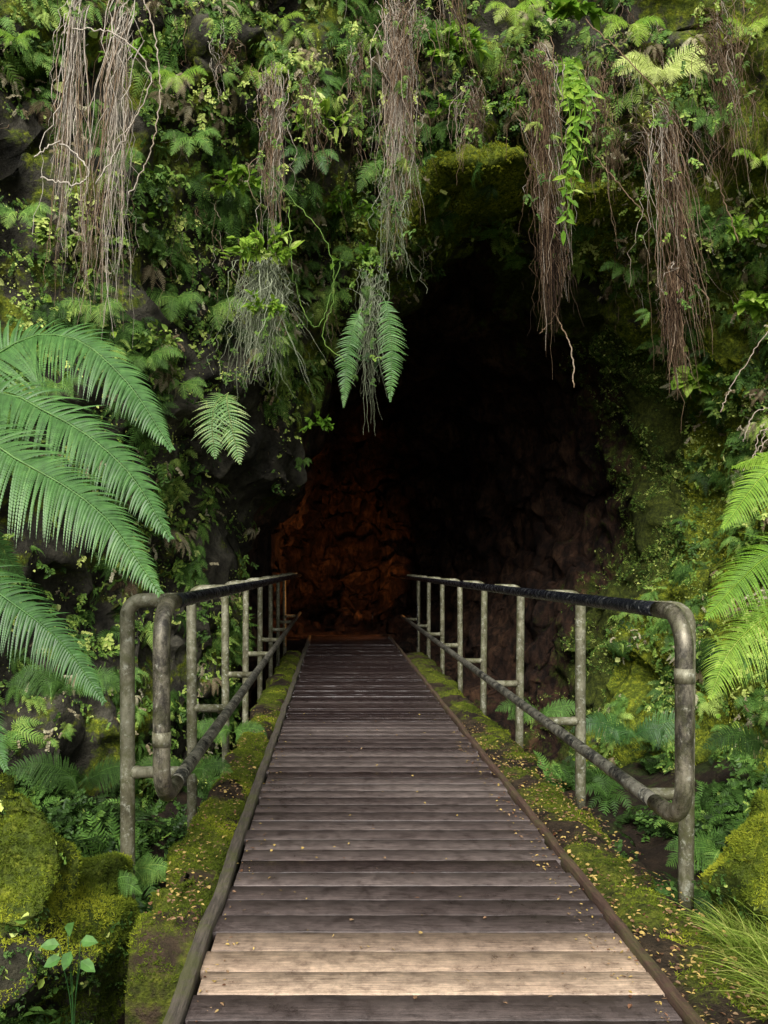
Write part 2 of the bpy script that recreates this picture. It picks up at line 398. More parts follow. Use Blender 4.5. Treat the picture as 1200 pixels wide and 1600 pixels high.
# ------------------------------------------------------------------ cliff + cave
OUT = np.array([(-1.2, -1.5), (-1.22, .5), (-1.16, 1.3), (-1.03, 2.1), (-.57, 2.63), (-.27, 3.47), (-.19, 4.05), (.32, 4.6), (.83, 5.15), (1.05, 5.35),
                (1.5, 5.52), (2.18, 5.54), (2.7, 5.4), (3.4, 5.0), (4.0, 4.5), (4.4, 3.85), (4.55, 3.1), (4.55, 2.3), (4.4, 1.5), (4.0, .7), (3.6, -.3), (3.4, -1.5)])
CEN = np.array([1.4, 2.3]); NA = 340
poly = np.vstack([OUT, OUT[:1]])
dd = np.concatenate([[0], np.cumsum(np.linalg.norm(np.diff(poly, axis=0), axis=1))])
uu = np.linspace(0, dd[-1], NA, endpoint=False)
ol = np.stack([np.interp(uu, dd, poly[:, 0]), np.interp(uu, dd, poly[:, 1])], 1)
for _ in range(3): ol = (np.roll(ol, 1, 0)+ol*2+np.roll(ol, -1, 0))/4
def disp(P, amp=1.):
    return P+amp*(nv(P, .7)*.30+nv(P, 1.7, 7)*.28+nv(P, 4.2, 3)*.16+nv(P, 11, 5)*.05)
rr = np.concatenate([np.linspace(0, .9, 42), np.linspace(.95, 3.8, 72), np.geomspace(4, 16, 22)])
dirs = unit(ol-CEN)
wr = np.maximum(0, dirs[:, 0])**1.2; wl = np.maximum(0, -dirs[:, 0])**1.2; wt = np.maximum(0, dirs[:, 1])**1.5; wb = np.maximum(0, -dirs[:, 1])*.5
sw = wr+wl+wt+wb
R = rr[:, None]
f = ((7.5*(1-np.exp(-R*4.4/7.5)))*wr+(.8*(1-np.exp(-R/.2))+7*(1-np.exp(-R*2.4/7)))*wl +
     (.75*sstep(R/.2)+1.9*(1-np.exp(-R/2.0)))*wt+(1-np.exp(-R))*wb)/sw
# the rounded rock lip standing proud over the mouth
lipw = np.exp(-((ol[:, 0]-2.0)/1.35)**4)*(dirs[:, 1] > .3)
f = f+lipw*(.95*np.exp(-((R-.26)/.2)**2))*sstep(R/.15)
XZ = ol[None]+dirs[None]*R[..., None]
P = np.stack([XZ[..., 0], 11-f, XZ[..., 1]], -1).reshape(-1, 3)
lipv = (lipw[None]*np.exp(-((R-.3)/.3)**4)*sstep(R/.2)).reshape(-1)
CV = disp(P); CV = CV-(CV-P)*.25*lipv[:, None]; CF = grid_faces(len(rr), NA, True)[:, ::-1]
mossv = .42+.25*ns(CV, .9, 4)
rightw = 1/(1+np.exp(-(CV[:, 0]-3.6)*3))
mossv = mossv+.7*lipv+.42*rightw-.4*np.exp(-((CV[:, 0]+1.1)/.7)**2-((CV[:, 2]-2.6)/.8)**2)
mesh_obj('cliff', CV, CF, M_rock, mossv, smooth=True, kind='structure')
bvh = BVHTree.FromPolygons([Vector(v) for v in CV], [tuple(int(a) for a in fc) for fc in CF])
EYE = Vector((0, 0, 1.4))
def sight(u, v, default=9.):     # where a line of sight meets the rock face
    d = Vector(((u-522)/1300, 1, (885-v)/1300))
    h = bvh.ray_cast(EYE, d.normalized())
    y = h[0].y if h[0] is not None else default
    return y
def surf(x, z, default=9.):
    h = bvh.ray_cast(Vector((x, 0, z)), Vector((0, 1, 0)))
    return h[0].y if h[0] is not None else default
# cave tube
ys = np.linspace(0, 11, 110); rings = []
for y in ys:
    s = 1-.42*(y/11)**1.1; cx = 1.4-1.15*(y/11)**1.0; cz = 2.3-.1*y/11
    ring = np.array([cx, cz])+(ol-CEN)*s
    fl = -1.5+1.45*min(1, y/5.3)**1.3
    ring[:, 1] = np.maximum(ring[:, 1], fl)
    rings.append(np.stack([ring[:, 0], np.full(NA, 11+y), ring[:, 1]], 1))
last = rings[-1]; lc = last.mean(0)
for k in range(1, 41):
    s = max(.002, 1-k/40); r = lc+(last-lc)*s; r[:, 1] = 22+1.8*math.sin(k/40*math.pi/2); r[:, 2] = np.maximum(r[:, 2], -.06); rings.append(r)
TP = np.concatenate(rings)
TV = disp(TP, 1.0)
deep = np.clip((TP[:, 1]-15)/4, 0, 1)[:, None]
floor_m = (TP[:, 2] < .12)[:, None]
TV = TV+deep*(nv(TP, .8, 31)*.6+nv(TP, 2.3, 21)*.3+nv(TP, 5.5, 41)*.2+nv(TP, 12, 51)*.07)*(~floor_m)
TV[:, 2] = np.where((TP[:, 1] > 15.5) & (TV[:, 2] < .0+.1) & (np.abs(TV[:, 0]-.3) < 1.2), np.minimum(TV[:, 2], -.03), TV[:, 2])
walk = (TP[:, 1] > 11.01) & (TP[:, 1] < 17.2) & (TV[:, 2] > -.4) & (TV[:, 2] < 2.0)
TV[:, 0] = np.where(walk & (TP[:, 0] < .4), np.minimum(TV[:, 0], -1.08), TV[:, 0])
TV[:, 0] = np.where(walk & (TP[:, 0] >= .4) & (TP[:, 2] > 0.0), np.maximum(TV[:, 0], 1.72), TV[:, 0])
cmoss = .05+.55*np.exp(-(TP[:, 1]-11)/1.2)+.42*(TP[:, 0] > 2.3)*np.exp(-(TP[:, 1]-11)/3)
TF = grid_faces(len(rings), NA, True)[:, ::-1]
mesh_obj('cave', TV, TF, M_cave, cmoss, smooth=True, kind='structure')

# ------------------------------------------------------------------ ground
def gz(x, y):
    pit = -1.45
    near = 1/(1+np.exp((y-3.15)*6))             # bank at the start of the boardwalk
    side = 1/(1+np.exp(-(np.abs(x-.9)-3.0)*2.5))
    z = pit+(-.13-pit)*near
    z = z+(1-near)*side*.9
    return z
gx = np.concatenate([np.linspace(-90, -6, 16), np.linspace(-5.6, 7.2, 110), np.linspace(8, 90, 16)])
gy = np.concatenate([np.linspace(-90, -3, 14), np.linspace(-2.5, 12, 130), np.linspace(13, 90, 12)])
GX, GY = np.meshgrid(gx, gy, indexing='ij')
GP = np.stack([GX, GY, gz(GX, GY)], -1).reshape(-1, 3)
nz = ns(GP, 1.1, 2)*.22+ns(GP, 3.5, 9)*.08
under = ((GP[:, 0] > -.62) & (GP[:, 0] < 1.45))
edge_ = (GP[:, 0] > -1.3) & (GP[:, 0] < 1.9)
GP[:, 2] += np.where(under & (GP[:, 1] < 3.5), -.2+np.minimum(nz, 0.04), np.where(edge_ & (GP[:, 1] < 3.3), nz*.4, nz))
GP[:, 2] = np.where((GP[:, 1] > 10.5), np.minimum(GP[:, 2], -1.7), GP[:, 2])
GF = grid_faces(len(gx), len(gy))
mesh_obj('ground', GP, GF, M_soil, .4+ns(GP, .8, 1)*.3, smooth=True, kind='structure')

# ------------------------------------------------------------------ boardwalk
DX0, DX1 = -.45, 1.077
bw = empty('boardwalk', label='wet dark timber plank boardwalk leading into the cave', category='boardwalk')
b = B(); y = -1.0; k = 0
while y < 16.6:
    wd = .155 if y < 7.4 else .13
    t = float(np.clip(rng.normal(.39, .11), .2, .6))
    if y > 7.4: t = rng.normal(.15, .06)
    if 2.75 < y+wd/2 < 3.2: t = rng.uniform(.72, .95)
    elif y < 2.72: t = rng.normal(.36, .05)
    x0 = DX0+rng.normal(0, .008); x1 = DX1+rng.normal(0, .008); dz = rng.normal(0, .0008)
    nx = 22; xs = np.linspace(x0, x1, nx)
    ya = y+.0025+rng.normal(0, .0012, nx); yb = y+wd-.0025+rng.normal(0, .0012, nx); zt = dz+rng.normal(0, .0004, nx)
    e = .002
    prof = np.stack([np.stack([xs, ya, zt-.04], 1), np.stack([xs, ya, zt-e], 1), np.stack([xs, ya+e, zt], 1),
                     np.stack([xs, yb-e, zt], 1), np.stack([xs, yb, zt-e], 1), np.stack([xs, yb, zt-.04], 1)], 1)
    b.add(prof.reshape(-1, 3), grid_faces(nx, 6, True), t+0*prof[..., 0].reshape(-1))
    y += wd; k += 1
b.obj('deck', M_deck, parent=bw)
for x in (-.3, .3, .9):
    b = B(); box(b, x-.05, x+.05, -1, 16.5, -.25, -.05); b.obj('joist', M_kerbL, parent=bw)
def kerb(x0, x1, h, mat):
    b = B(); ysk = np.arange(-1, 16.6, .05)
    rows = []
    for yy in ysk:
        w0 = noise.noise(Vector((x0*9, yy*2.3, 0)))*.01; w1 = noise.noise(Vector((x0*9, yy*4, 5)))*.008; w2 = noise.noise(Vector((x0*3, yy*12, 9)))*.005
        rows.append([(x0+w0, yy, -.1), (x0+w0+w2, yy, h-.003+w1), (x0+.003+w0, yy, h+w1), (x1-.003+w0, yy, h+w1+w2), (x1+w0+w2, yy, h-.004+w1), (x1+w0, yy, -.1)])
    b.add(np.array(rows).reshape(-1, 3), grid_faces(len(rows), 6, True))
    return b.obj('kerb', mat, parent=bw)
kerb(DX0-.06, DX0-.008, .03, M_kerbL).__setitem__('label', 'dark weathered timber kerb')
kerb(DX1+.008, DX1+.045, .024, M_kerbR).__setitem__('label', 'rust stained kerb with leaf litter')
T_leafw = [tmpl_leaf(.55), tmpl_leaf(.8), tmpl_leaf(.4)]
T_heart = [tmpl_leaf(.9), tmpl_leaf(.75)]
def mosstuft(seed):
    r = np.random.default_rng(seed); b = B()
    for i in range(7):
        a = r.random()*6.28; y = np.array([math.cos(a)*.7, math.sin(a)*.7, r.uniform(.3, 1.)])
        b.quads(xf(leafquads(r.uniform(.6, 1.1), .2, .1, .3), frame(y, (r.normal(), r.normal(), .5)), np.array([r.normal(0, .3), r.normal(0, .3), 0])), r.normal(0, .06))
    return b.get()
T_moss = [mosstuft(i) for i in range(6)]
M_ledge = rock_mat('mossy_ledge', [(.015, .011, .007), (.05, .035, .02), (.09, .065, .04)], [(.03, .04, .006), (.09, .11, .012), (.21, .225, .025)], 1)
def ledge(x0, x1, y0, y1, h, zb):
    ysl = np.linspace(y0, y1, 260); xsl = np.linspace(x0, x1, 16)
    X, Y = np.meshgrid(xsl, ysl, indexing='ij')
    e = (X-x0)/(x1-x0); edge = np.sin(np.clip(e, 0, 1)*np.pi)**.4
    P = np.stack([X, Y, 0*X+h], -1).reshape(-1, 3)
    nz = ns(P, 5, 3)*.05+ns(P, 14, 1)*.025
    endf = np.clip((P[:, 1]-y0)/.18, 0, 1)**.5
    P[:, 2] = (h-.05+(.05*edge.reshape(-1))+nz)-(1-endf)*.16
    side = (x0 if x0 < 0 else x1)
    wob = ns(P, 2.4, 8)*.08+ns(P, 9, 8)*.05
    P[:, 0] += wob*(np.abs(P[:, 0]-side) < .12)
    V = P.reshape(16, 260, 3)
    oi = 0 if x0 < 0 else -1
    skirt = [V[oi]+np.array([(.0), 0, -d]) for d in (.1, .22, abs(zb))]
    rows = ([s for s in skirt[::-1]]+[V[i] for i in range(16)]) if oi == 0 else ([V[i] for i in range(16)]+skirt)
    A = np.array(rows)
    Vv = A.reshape(-1, 3); F = grid_faces(len(A), 260)
    bb = B(); bb.add(Vv, F, .55+ns(Vv, 2.2, 6)*.55)
    endr = A[:, 0, :]; low = endr.copy(); low[:, 2] = zb
    bb.add(np.concatenate([endr, low]), grid_faces(2, len(A)), .6)
    o = bb.obj('ledge', M_ledge, smooth=True, parent=bw)
    b = B(); ps, nn = tri_sample(P, grid_faces(16, 260), 30000)
    keep = (ns(ps, 2.2, 6)+.5*ns(ps, 7, 2)+.15*rng.random(len(ps)) > -.03) & (rng.random(len(ps)) < np.clip(1.4-(ps[:, 1]-3)/8, .2, 1))
    if x0 > 0: keep &= (ps[:, 0] > x0+.05+.14*rng.random(len(ps)))
    ps = ps[keep]
    scatter(b, T_moss, ps-np.array([0, 0, .003]), np.tile([0, 0, 1.], (len(ps), 1)), rng.uniform(.007, .018, len(ps)), .5+ns(ps, 3, 3)*.6+rng.normal(0, .12, len(ps)), ang=3, tilt=.4)
    b.obj('moss', M_moss, parent=o)
    return P
LL = ledge(-.78, -.52, 3.1, 13.5, .02, -.35)
LR = ledge(1.125, 1.46, 1.6, 13.5, .0, -.4)

# ------------------------------------------------------------------ handrails
def handrail(xr, xp, zt, zb, yn, ypost, dy, zfoot, label, cl):
    h = empty('handrail', label=label, category='handrail'); h['group'] = 'handrails along the boardwalk'
    far = 16.6
    b = B(); tube(b, densify(np.array([(xr, yn+.22, zt), (xr, far, zt-.03)]), .25), .0325, 18); b.obj('top_rail', M_black, parent=h, smooth=True)
    b = B(); tube(b, densify(np.array([(xr, yn+.25, zb), (xr, far, zb)]), .25), .031, 18); b.obj('lower_rail', M_lower, parent=h, smooth=True)
    b = B(); pth = rounded([(xr, yn+.26, zt), (xr, yn, zt), (xr, yn, zb), (xr, yn+.29, zb)], .15, 14)
    tube(b, densify(pth, .08), .0345, 20); b.obj('end_loop', M_loop, parent=h, smooth=True)
    b = B(); tube(b, [(xr, yn, cl-.028), (xr, yn, cl+.028)], .0375, 20); b.obj('collar', M_post, parent=h)
    s = 1 if xp > xr else -1
    for i in range(8):
        yy = ypost+dy*i
        lx = rng.normal(0, .006)
        xq = xp-(.035 if (s > 0 and i == 0) else 0)
        b = B(); pth = rounded([(xq+lx, yy, zfoot-.02*i+(.03 if s > 0 and i == 0 else 0)), (xq, yy, zt-.005), (xr+s*.01, yy, zt-.002)], .07, 8)
        tube(b, densify(pth, .1), .033, 14)
        b.obj('post', M_post, parent=h, smooth=True)
        b = B(); tube(b, [(xr+s*.02, yy, zb), (xq-s*.055, yy, zb), (xq-s*.053, yy, zb), (xq-s*.02, yy, zb)], [.026, .026, .029, .029], 14)
        b.obj('bracket', M_post, parent=h, smooth=True)
handrail(-.68, -.935, 1.25, .47, 3.28, 3.76, 1.69, -.4, 'worn black and steel pipe handrail above mossy ledge', .72)
handrail(1.347, 1.575, 1.22, .41, 3.2, 3.62, 1.70, -.14, 'worn pipe handrail with collared steel end loop', .98)

# ------------------------------------------------------------------ cliff foliage (uncountable mass)
fv = CV[CF].mean(1); flip_ = lipv[CF].mean(1)
vis = ((fv[:, 0] > -4.6) & (fv[:, 0] < 5.8) & (fv[:, 2] > -1.4) & (fv[:, 2] < 8.6) & (fv[:, 1] > 3.5)).astype(float)
rockbare = np.exp(-((fv[:, 0]+1.05)/.55)**2-((fv[:, 2]-2.5)/.75)**2)
vis *= np.clip(1-1.1*rockbare, .03, 1)
vis *= np.clip(1-1.2*flip_, .02, 1)
vis *= np.where((fv[:, 0] < -.5) & (fv[:, 2] < 3.3), .7, 1)
def csample(n, f, off, thr):
    ps, nn = tri_sample(CV, CF, n, vis)
    tow = np.array([1., 0, 2.])-ps; sg = np.sign(np.sum(nn*tow, 1, keepdims=True)); nn = nn*sg
    k = (ns(ps, f, off)+.4*ns(ps, f*3, off+5) > thr) & (ns(ps, 1.15, 77)+.35*ns(ps, 3.3, 78) > -.19)
    return ps[k], nn[k]
T_sprig = [tmpl_sprig(i) for i in range(7)]
T_sprig2 = [tmpl_sprig(20+i, 14, .95, .2) for i in range(5)]
T_clump = [tmpl_clump(40+i) for i in range(7)]
T_clumph = [tmpl_clump(60+i, 5, 16, 2, .2, 1.1) for i in range(5)]
outw = np.array([0, -.35, .1])
b = B(); ps, nn = csample(13500, 1.3, 3, -.06)
scatter(b, T_sprig, ps+nn*rng.uniform(0, .12, (len(ps), 1)), nn+outw, rng.uniform(.06, .19, len(ps)), .52+ns(ps, 1.7, 9)*.6+rng.normal(0, .18, len(ps)), tilt=.45)
ps, nn = csample(16500, 1.6, 23, -.03)
scatter(b, T_sprig2, ps+nn*rng.uniform(0, .1, (len(ps), 1)), nn+outw, rng.uniform(.045, .13, len(ps)), .6+ns(ps, 1.7, 19)*.6+rng.normal(0, .18, len(ps)), tilt=.45)
ps, nn = csample(48000, .9, 13, -.17)
scatter(b, T_leafw, ps+nn*rng.uniform(0, .06, (len(ps), 1)), nn+outw, rng.uniform(.01, .034, len(ps)), .52+ns(ps, 2, 9)*.6+rng.normal(0, .22, len(ps)), ang=1.5, tilt=.6)
# moss and small creeper running into the mouth along the damp wall
tc_ = TV[TF].mean(1)
mv = ((tc_[:, 0] > 2.8) & (tc_[:, 1] < 13) & (tc_[:, 2] > -1.2) & (tc_[:, 2] < 4.6)).astype(float)*np.exp(-(tc_[:, 1]-11)/.7)
ps, nn = tri_sample(TV, TF, 10000, mv+1e-9); nn *= np.sign(np.sum(nn*(np.array([1.2, 11, 2.2])-ps), 1, keepdims=True))
k = ns(ps, 1.7, 3)+.4*ns(ps, 6, 3) > -.15; ps, nn = ps[k], nn[k]
scatter(b, T_leafw+T_moss, ps, nn, rng.uniform(.015, .045, len(ps)), .6+rng.normal(0, .2, len(ps)), ang=1.5, tilt=.5)
b.obj('cliff_creeper', M_creeper, kind='stuff', label='small leaved creeper covering the cliff', category='creeper')
b = B(); ps, nn = csample(1200, 1.0, 93, .03)
scatter(b, T_heart, ps+nn*rng.uniform(.05, .2, (len(ps), 1)), nn+outw, rng.uniform(.035, .1, len(ps)), .4+rng.normal(0, .25, len(ps)), ang=.8, tilt=.45)
b.obj('broad_leaf_cover', M_bright, kind='stuff', label='single broad green leaves among the creeper', category='leaves')
b = B(); ps, nn = csample(5000, 1.1, 33, -.06)
scatter(b, T_clump+T_clumph, ps, nn+outw, rng.uniform(.08, .27, len(ps)), .57+ns(ps, 1.2, 39)*.6+rng.normal(0, .17, len(ps)), ang=.5)
b.obj('cliff_fern_cover', M_fern, kind='stuff', label='small green ferns drooping from the cliff', category='ferns')
b = B(); ps, nn = csample(2000, 1.5, 53, .1)
scatter(b, T_clumph, ps+nn*.03, nn+outw, rng.uniform(.1, .22, len(ps)), .55+rng.normal(0, .2, len(ps)), ang=.3)
ps, nn = csample(9000, 1.5, 53, .08)
scatter(b, T_sprig2, ps+nn*rng.uniform(0, .14, (len(ps), 1)), nn+outw, rng.uniform(.05, .13, len(ps)), .65+rng.normal(0, .2, len(ps)), tilt=.4)
b.obj('dried_fern_cover', M_dead, kind='stuff', label='dried brown and grey fern leaves on the cliff', category='dried ferns')
# moss tufts on the bare rock lip and damp walls
b = B(); mw = 1.2*flip_+.5*np.clip((fv[:, 0]-3.4)*1.5, 0, 1)*vis*(fv[:, 2] < 4.5)
ps, nn = tri_sample(CV, CF, 28000, mw+1e-9); nn *= np.sign(np.sum(nn*(np.array([1., 0, 2.])-ps), 1, keepdims=True))
k = ns(ps, 2.0, 3)+.4*ns(ps, 8, 3) > -.16; ps, nn = ps[k], nn[k]
scatter(b, T_moss, ps+nn*.02, nn, rng.uniform(.012, .032, len(ps)), .85+ns(ps, 4, 3)*.5+rng.normal(0, .12, len(ps)), ang=3, tilt=.5)
b.obj('cliff_moss', M_moss, kind='stuff', label='yellow green moss on the rock above the cave mouth', category='moss')
# thin root curtain
b = B(); ps, nn = csample(2600, .9, 63, -.1)
ps = ps[(ps[:, 2] > 4.2)]
for p_ in ps[:340]:
    L = rng.uniform(.25, 1.0)
    if 1.0 < p_[0] < 2.9 and p_[2] < 7.: L *= .35
    strands(b, int(rng.integers(2, 5)), (p_[0], p_[1]-.12, p_[2]), L, .05, .08, .0026, .1, rng.uniform(.45, 1.), .5, K=10)
for i in range(90):     # denser curtain in the upper corner
    x = rng.uniform(2.6, 5.0); z = rng.uniform(5.8, 7.2); yy = surf(x, z)-.15
    strands(b, int(rng.integers(3, 10)), (x, yy, z), rng.uniform(.5, 1.5), .06, .06, .0026, .1, rng.uniform(.35, .85), .6, K=12)
b.obj('root_curtain', M_root, kind='stuff', label='thin aerial roots trailing down the cliff', category='roots')

# gully undergrowth
def gsample(n, x0, x1, y0, y1):
    x = rng.uniform(x0, x1, n); y = rng.uniform(y0, y1, n)
    P = np.stack([x, y, gz(x, y)], 1); P[:, 2] += ns(P, 1.1, 2)*.22+.02
    k = ~((x > -.95) & (x < 1.6)) & (ns(P, 1.3, 17) > -.12); return P[k]
b = B(); ps = np.concatenate([gsample(600, -4.2, -.8, 2.6, 10.5), gsample(600, 1.6, 5.5, 3., 10.5)])
up = np.tile(np.array([0, -.25, 1.]), (len(ps), 1))
T_round = [tmpl_clump(80+i, 8, 15, 2, .26, 3.1) for i in range(5)]
scatter(b, T_round, ps, up, rng.uniform(.15, .45, len(ps)), .2+rng.normal(0, .2, len(ps)), ang=3, tilt=.4)
b.obj('gully_fern_cover', M_fern, kind='stuff', label='dense low ferns filling the gully beside the boardwalk', category='ferns')
b = B(); ps = np.concatenate([gsample(6000, -4.2, -.8, 2.2, 9), gsample(6000, 1.6, 5.5, 2.4, 9)])
scatter(b, T_sprig+T_sprig2, ps+rng.uniform(0, .3, (len(ps), 1))**1.5*np.array([0, 0, 1.]), np.tile(np.array([0, -.4, 1.]), (len(ps), 1)), rng.uniform(.07, .2, len(ps)), .25+rng.normal(0, .22, len(ps)), ang=3, tilt=.6)
b.obj('gully_creeper', M_creeper, kind='stuff', label='leafy ground cover in the gully', category='creeper')

# ------------------------------------------------------------------ tree ferns
def bigfern(label, crown, fr, mat, n, m, pin, droop, upv, tint, trunk_to, wf=.5, group=None):
    e = empty('tree_fern', label=label, category='fern')
    b = B(); tp = catmull([(crown[0], crown[1], trunk_to), (crown[0]+.03, crown[1], (crown[2]+trunk_to)/2), (crown[0], crown[1], crown[2]-.02)], 14)
    tube(b, tp, np.linspace(.11, .07, 14)+rng.normal(0, .006, 14), 12, wob=.008); b.obj('trunk', M_root, parent=e)
    for P, pl in fr:
        b = B(); frond(b, [crown]+P, pl, n=n, m=m, tint=tint+rng.normal(0, .05), droop=droop, up=upv, wfac=wf, base_t=.12, rad=.006, jit=.05)
        b.obj('frond', mat, parent=e)
    return e
cr = (-2.05, 3.15, 1.62)
bigfern('large green tree fern with arching fronds overhanging the gully', cr, [
    ([(-1.42, 3.45, 2.27), (-1.1, 3.4, 2.34), (-.85, 3.35, 2.16), (-.64, 3.3, 1.86)], .25),
    ([(-1.42, 3.25, 2.06), (-1.08, 3.2, 1.98), (-.80, 3.15, 1.78), (-.61, 3.12, 1.50)], .25),
    ([(-1.42, 3.05, 1.88), (-1.12, 3.02, 1.77), (-.84, 3.0, 1.59), (-.62, 2.98, 1.30)], .25),
    ([(-1.5, 3.1, 1.46), (-1.2, 3.05, 1.28), (-1.0, 3.05, 1.12), (-.84, 3.05, .90)], .2),
    ([(-1.7, 3.15, 1.25), (-1.45, 3.1, 1.0), (-1.32, 3.1, .85), (-1.22, 3.1, .64)], .2),
    ([(-1.9, 3.9, 1.8), (-1.8, 4.3, 1.6), (-1.7, 4.6, 1.3)], .22)],
    M_treefern, 116, 24, .27, .42, (.1, -.8, .6), .42, -1.2, wf=.68)
cr = (2.5, 4.1, 1.35)
bigfern('bright yellow green fern with long drooping leaflets', cr, [
    ([(2.3, 4.0, 1.75), (2.08, 3.95, 1.86), (1.82, 3.9, 1.58)], .21),
    ([(2.35, 4.0, 1.55), (2.08, 3.95, 1.46), (1.9, 3.9, 1.33), (1.72, 3.85, 1.16)], .23),
    ([(2.3, 4.0, 1.3), (2.06, 3.95, 1.17), (1.88, 3.95, 1.0), (1.76, 3.9, .78)], .21),
    ([(2.4, 3.9, 1.7), (2.2, 3.7, 1.75), (2.0, 3.6, 1.55)], .2),
    ([(2.4, 3.9, 1.2), (2.2, 3.8, 1.0), (2.05, 3.8, .7)], .2),
    ([(2.45, 4.2, 1.8), (2.4, 4.4, 2.0), (2.2, 4.6, 1.95)], .2)],
    M_bright, 74, 16, .24, .5, (-.1, -.75, .65), .5, -.6, wf=.52)

# ------------------------------------------------------------------ individual cliff ferns
def fern(label, pos, nf, L, tint, mat, down=.5, facing=(0, -1, .2), spread=1.7, n=26, m=7, pw=.24, name='fern'):
    e = empty(name, label=label, category='fern'); pos = np.array(pos, float); e.location = pos
    for i in range(nf):
        a = ((i+.5)/nf*2-1)*spread+rng.normal(0, .12) if nf > 1 else 0
        s = L*rng.uniform(.8, 1.1); fx, fz = math.sin(a), -math.cos(a)*down+(1-down)*.5
        P = [(0, 0, 0), (fx*.3*s, -.14*s, fz*.25*s+.1*s*(1-down)), (fx*.62*s, -.24*s, fz*.6*s), (fx*.85*s, -.2*s, fz*.85*s-.22*s)]
        b = B(); frond(b, P, pw*s, n=n, m=m, tint=tint+rng.normal(0, .07), droop=.3, up=(0, -.9, .45), wfac=.5, rad=.003, base_t=.12)
        b.obj('frond', mat, parent=e)
    return e
def U(u, v, off=.12):
    y = sight(u, v)-off
    return ((u-522)/1300*y, y, 1.4+(885-v)/1300*y)
e = empty('hanging_fern', label='two long green fronds hanging over the cave mouth', category='fern')
for P, pw_ in (([(.33, 8.05, 4.0), (.22, 7.9, 3.75), (.13, 7.85, 3.4), (.09, 7.85, 2.9)], .13), ([(.33, 8.05, 4.0), (.47, 7.9, 3.95), (.54, 7.85, 3.5), (.53, 7.85, 2.95)], .15)):
    b = B(); frond(b, P, pw_, n=50, m=10, tint=.52, droop=.15, up=(.1, -1, .15), wfac=.5, rad=.004, base_t=.22, fwd=.3, jit=.1); b.obj('frond', M_treefern, parent=e)
e = empty('hanging_fern', label='pale green fern drooping from the bare rock', category='fern')
for P in ([(-1.0, 7.9, 3.05), (-1.0, 7.75, 2.95), (-.95, 7.7, 2.7), (-.87, 7.7, 2.35)], [(-1.0, 7.9, 3.05), (-1.1, 7.75, 2.92), (-1.13, 7.7, 2.7), (-1.1, 7.7, 2.4)]):
    b = B(); frond(b, P, .2, n=30, m=10, tint=.75, droop=.2, up=(0, -1, .15), wfac=.5, rad=.004, base_t=.1, jit=.12); b.obj('frond', M_treefern, parent=e)
LBG = 'bright green fern growing out of the cliff'
for (u, v, nf, L, t, m_, dn) in [(408, 115, 5, .42, .6, M_bright, .6), (1030, 125, 10, .62, .95, M_bright, .3), (985, 40, 5, .45, .6, M_bright, .6), (1165, 45, 4, .4, .65, M_bright, .5),
      (30, 335, 6, .4, .6, M_fern, .5), (150, 480, 6, .42, .65, M_fern, .6), (330, 480, 6, .5, .7, M_fern, .6), (275, 465, 5, .45, .6, M_fern, .6),
      (605, 250, 2, .5, .6, M_fern, .9), (440, 30, 4, .35, .6, M_bright, .6), (800, 15, 5, .4, .6, M_bright, .6), (1185, 250, 4, .35, .6, M_bright, .5),
      (300, 215, 5, .38, .5, M_fern, .7), (230, 560, 6, .42, .55, M_fern, .5), (675, 200, 4, .35, .45, M_fern, .6), (490, 240, 4, .4, .55, M_treefern, .7),
      (980, 420, 5, .36, .5, M_fern, .6), (285, 600, 5, .36, .6, M_fern, .6), (90, 600, 6, .4, .5, M_fern, .6), (280, 120, 5, .35, .5, M_bright, .6),
      (550, 390, 5, .3, .55, M_fern, .7), (1110, 180, 5, .4, .5, M_fern, .7), (180, 240, 4, .35, .6, M_fern, .7), (720, 90, 5, .4, .5, M_fern, .6), (25, 60, 4, .3, .4, M_bright, .6), (60, 720, 6, .4, .5, M_fern, .6)]:
    p_ = U(u, v, .5 if t > .9 else .2)
    f_ = fern(LBG, p_, nf, L*p_[1]/8.45, t, m_, down=dn, spread=2.4 if t > .9 else 1.7); f_['group'] = 'ferns growing on the cliff'
    if t > .9: f_['label'] = 'pale yellow green rosette fern on the cliff'
for (p, nf, L, t, m_, dn, sp) in [((-.98, 3.95, -.05), 6, .34, .6, M_fern, .3, 1.9), ((-.98, 3.5, .05), 6, .24, .5, M_fern, .3, 2.2), ((-.9, 5.2, .1), 7, .4, .5, M_fern, .2, 2.2), ((2.0, 5.6, .25), 7, .5, .3, M_treefern, .2, 2.2),
      ((1.95, 4.2, -.05), 6, .45, .5, M_fern, .3, 2.0), ((2.6, 5.0, .3), 7, .5, .3, M_fern, .2, 2.2), ((-.85, 7.0, .0), 6, .4, .5, M_fern, .3, 2), ((1.8, 7.3, .1), 6, .45, .45, M_fern, .3, 2),
      ((-1.5, 5.0, .1), 8, .5, .3, M_fern, .2, 2.3), ((-1.9, 6.0, .5), 8, .5, .35, M_fern, .2, 2.3)]:
    f_ = fern('green fern growing from the gully beside the boardwalk', p, nf, L, t, m_, down=dn, spread=sp, n=30); f_['group'] = 'ferns growing in the gully'

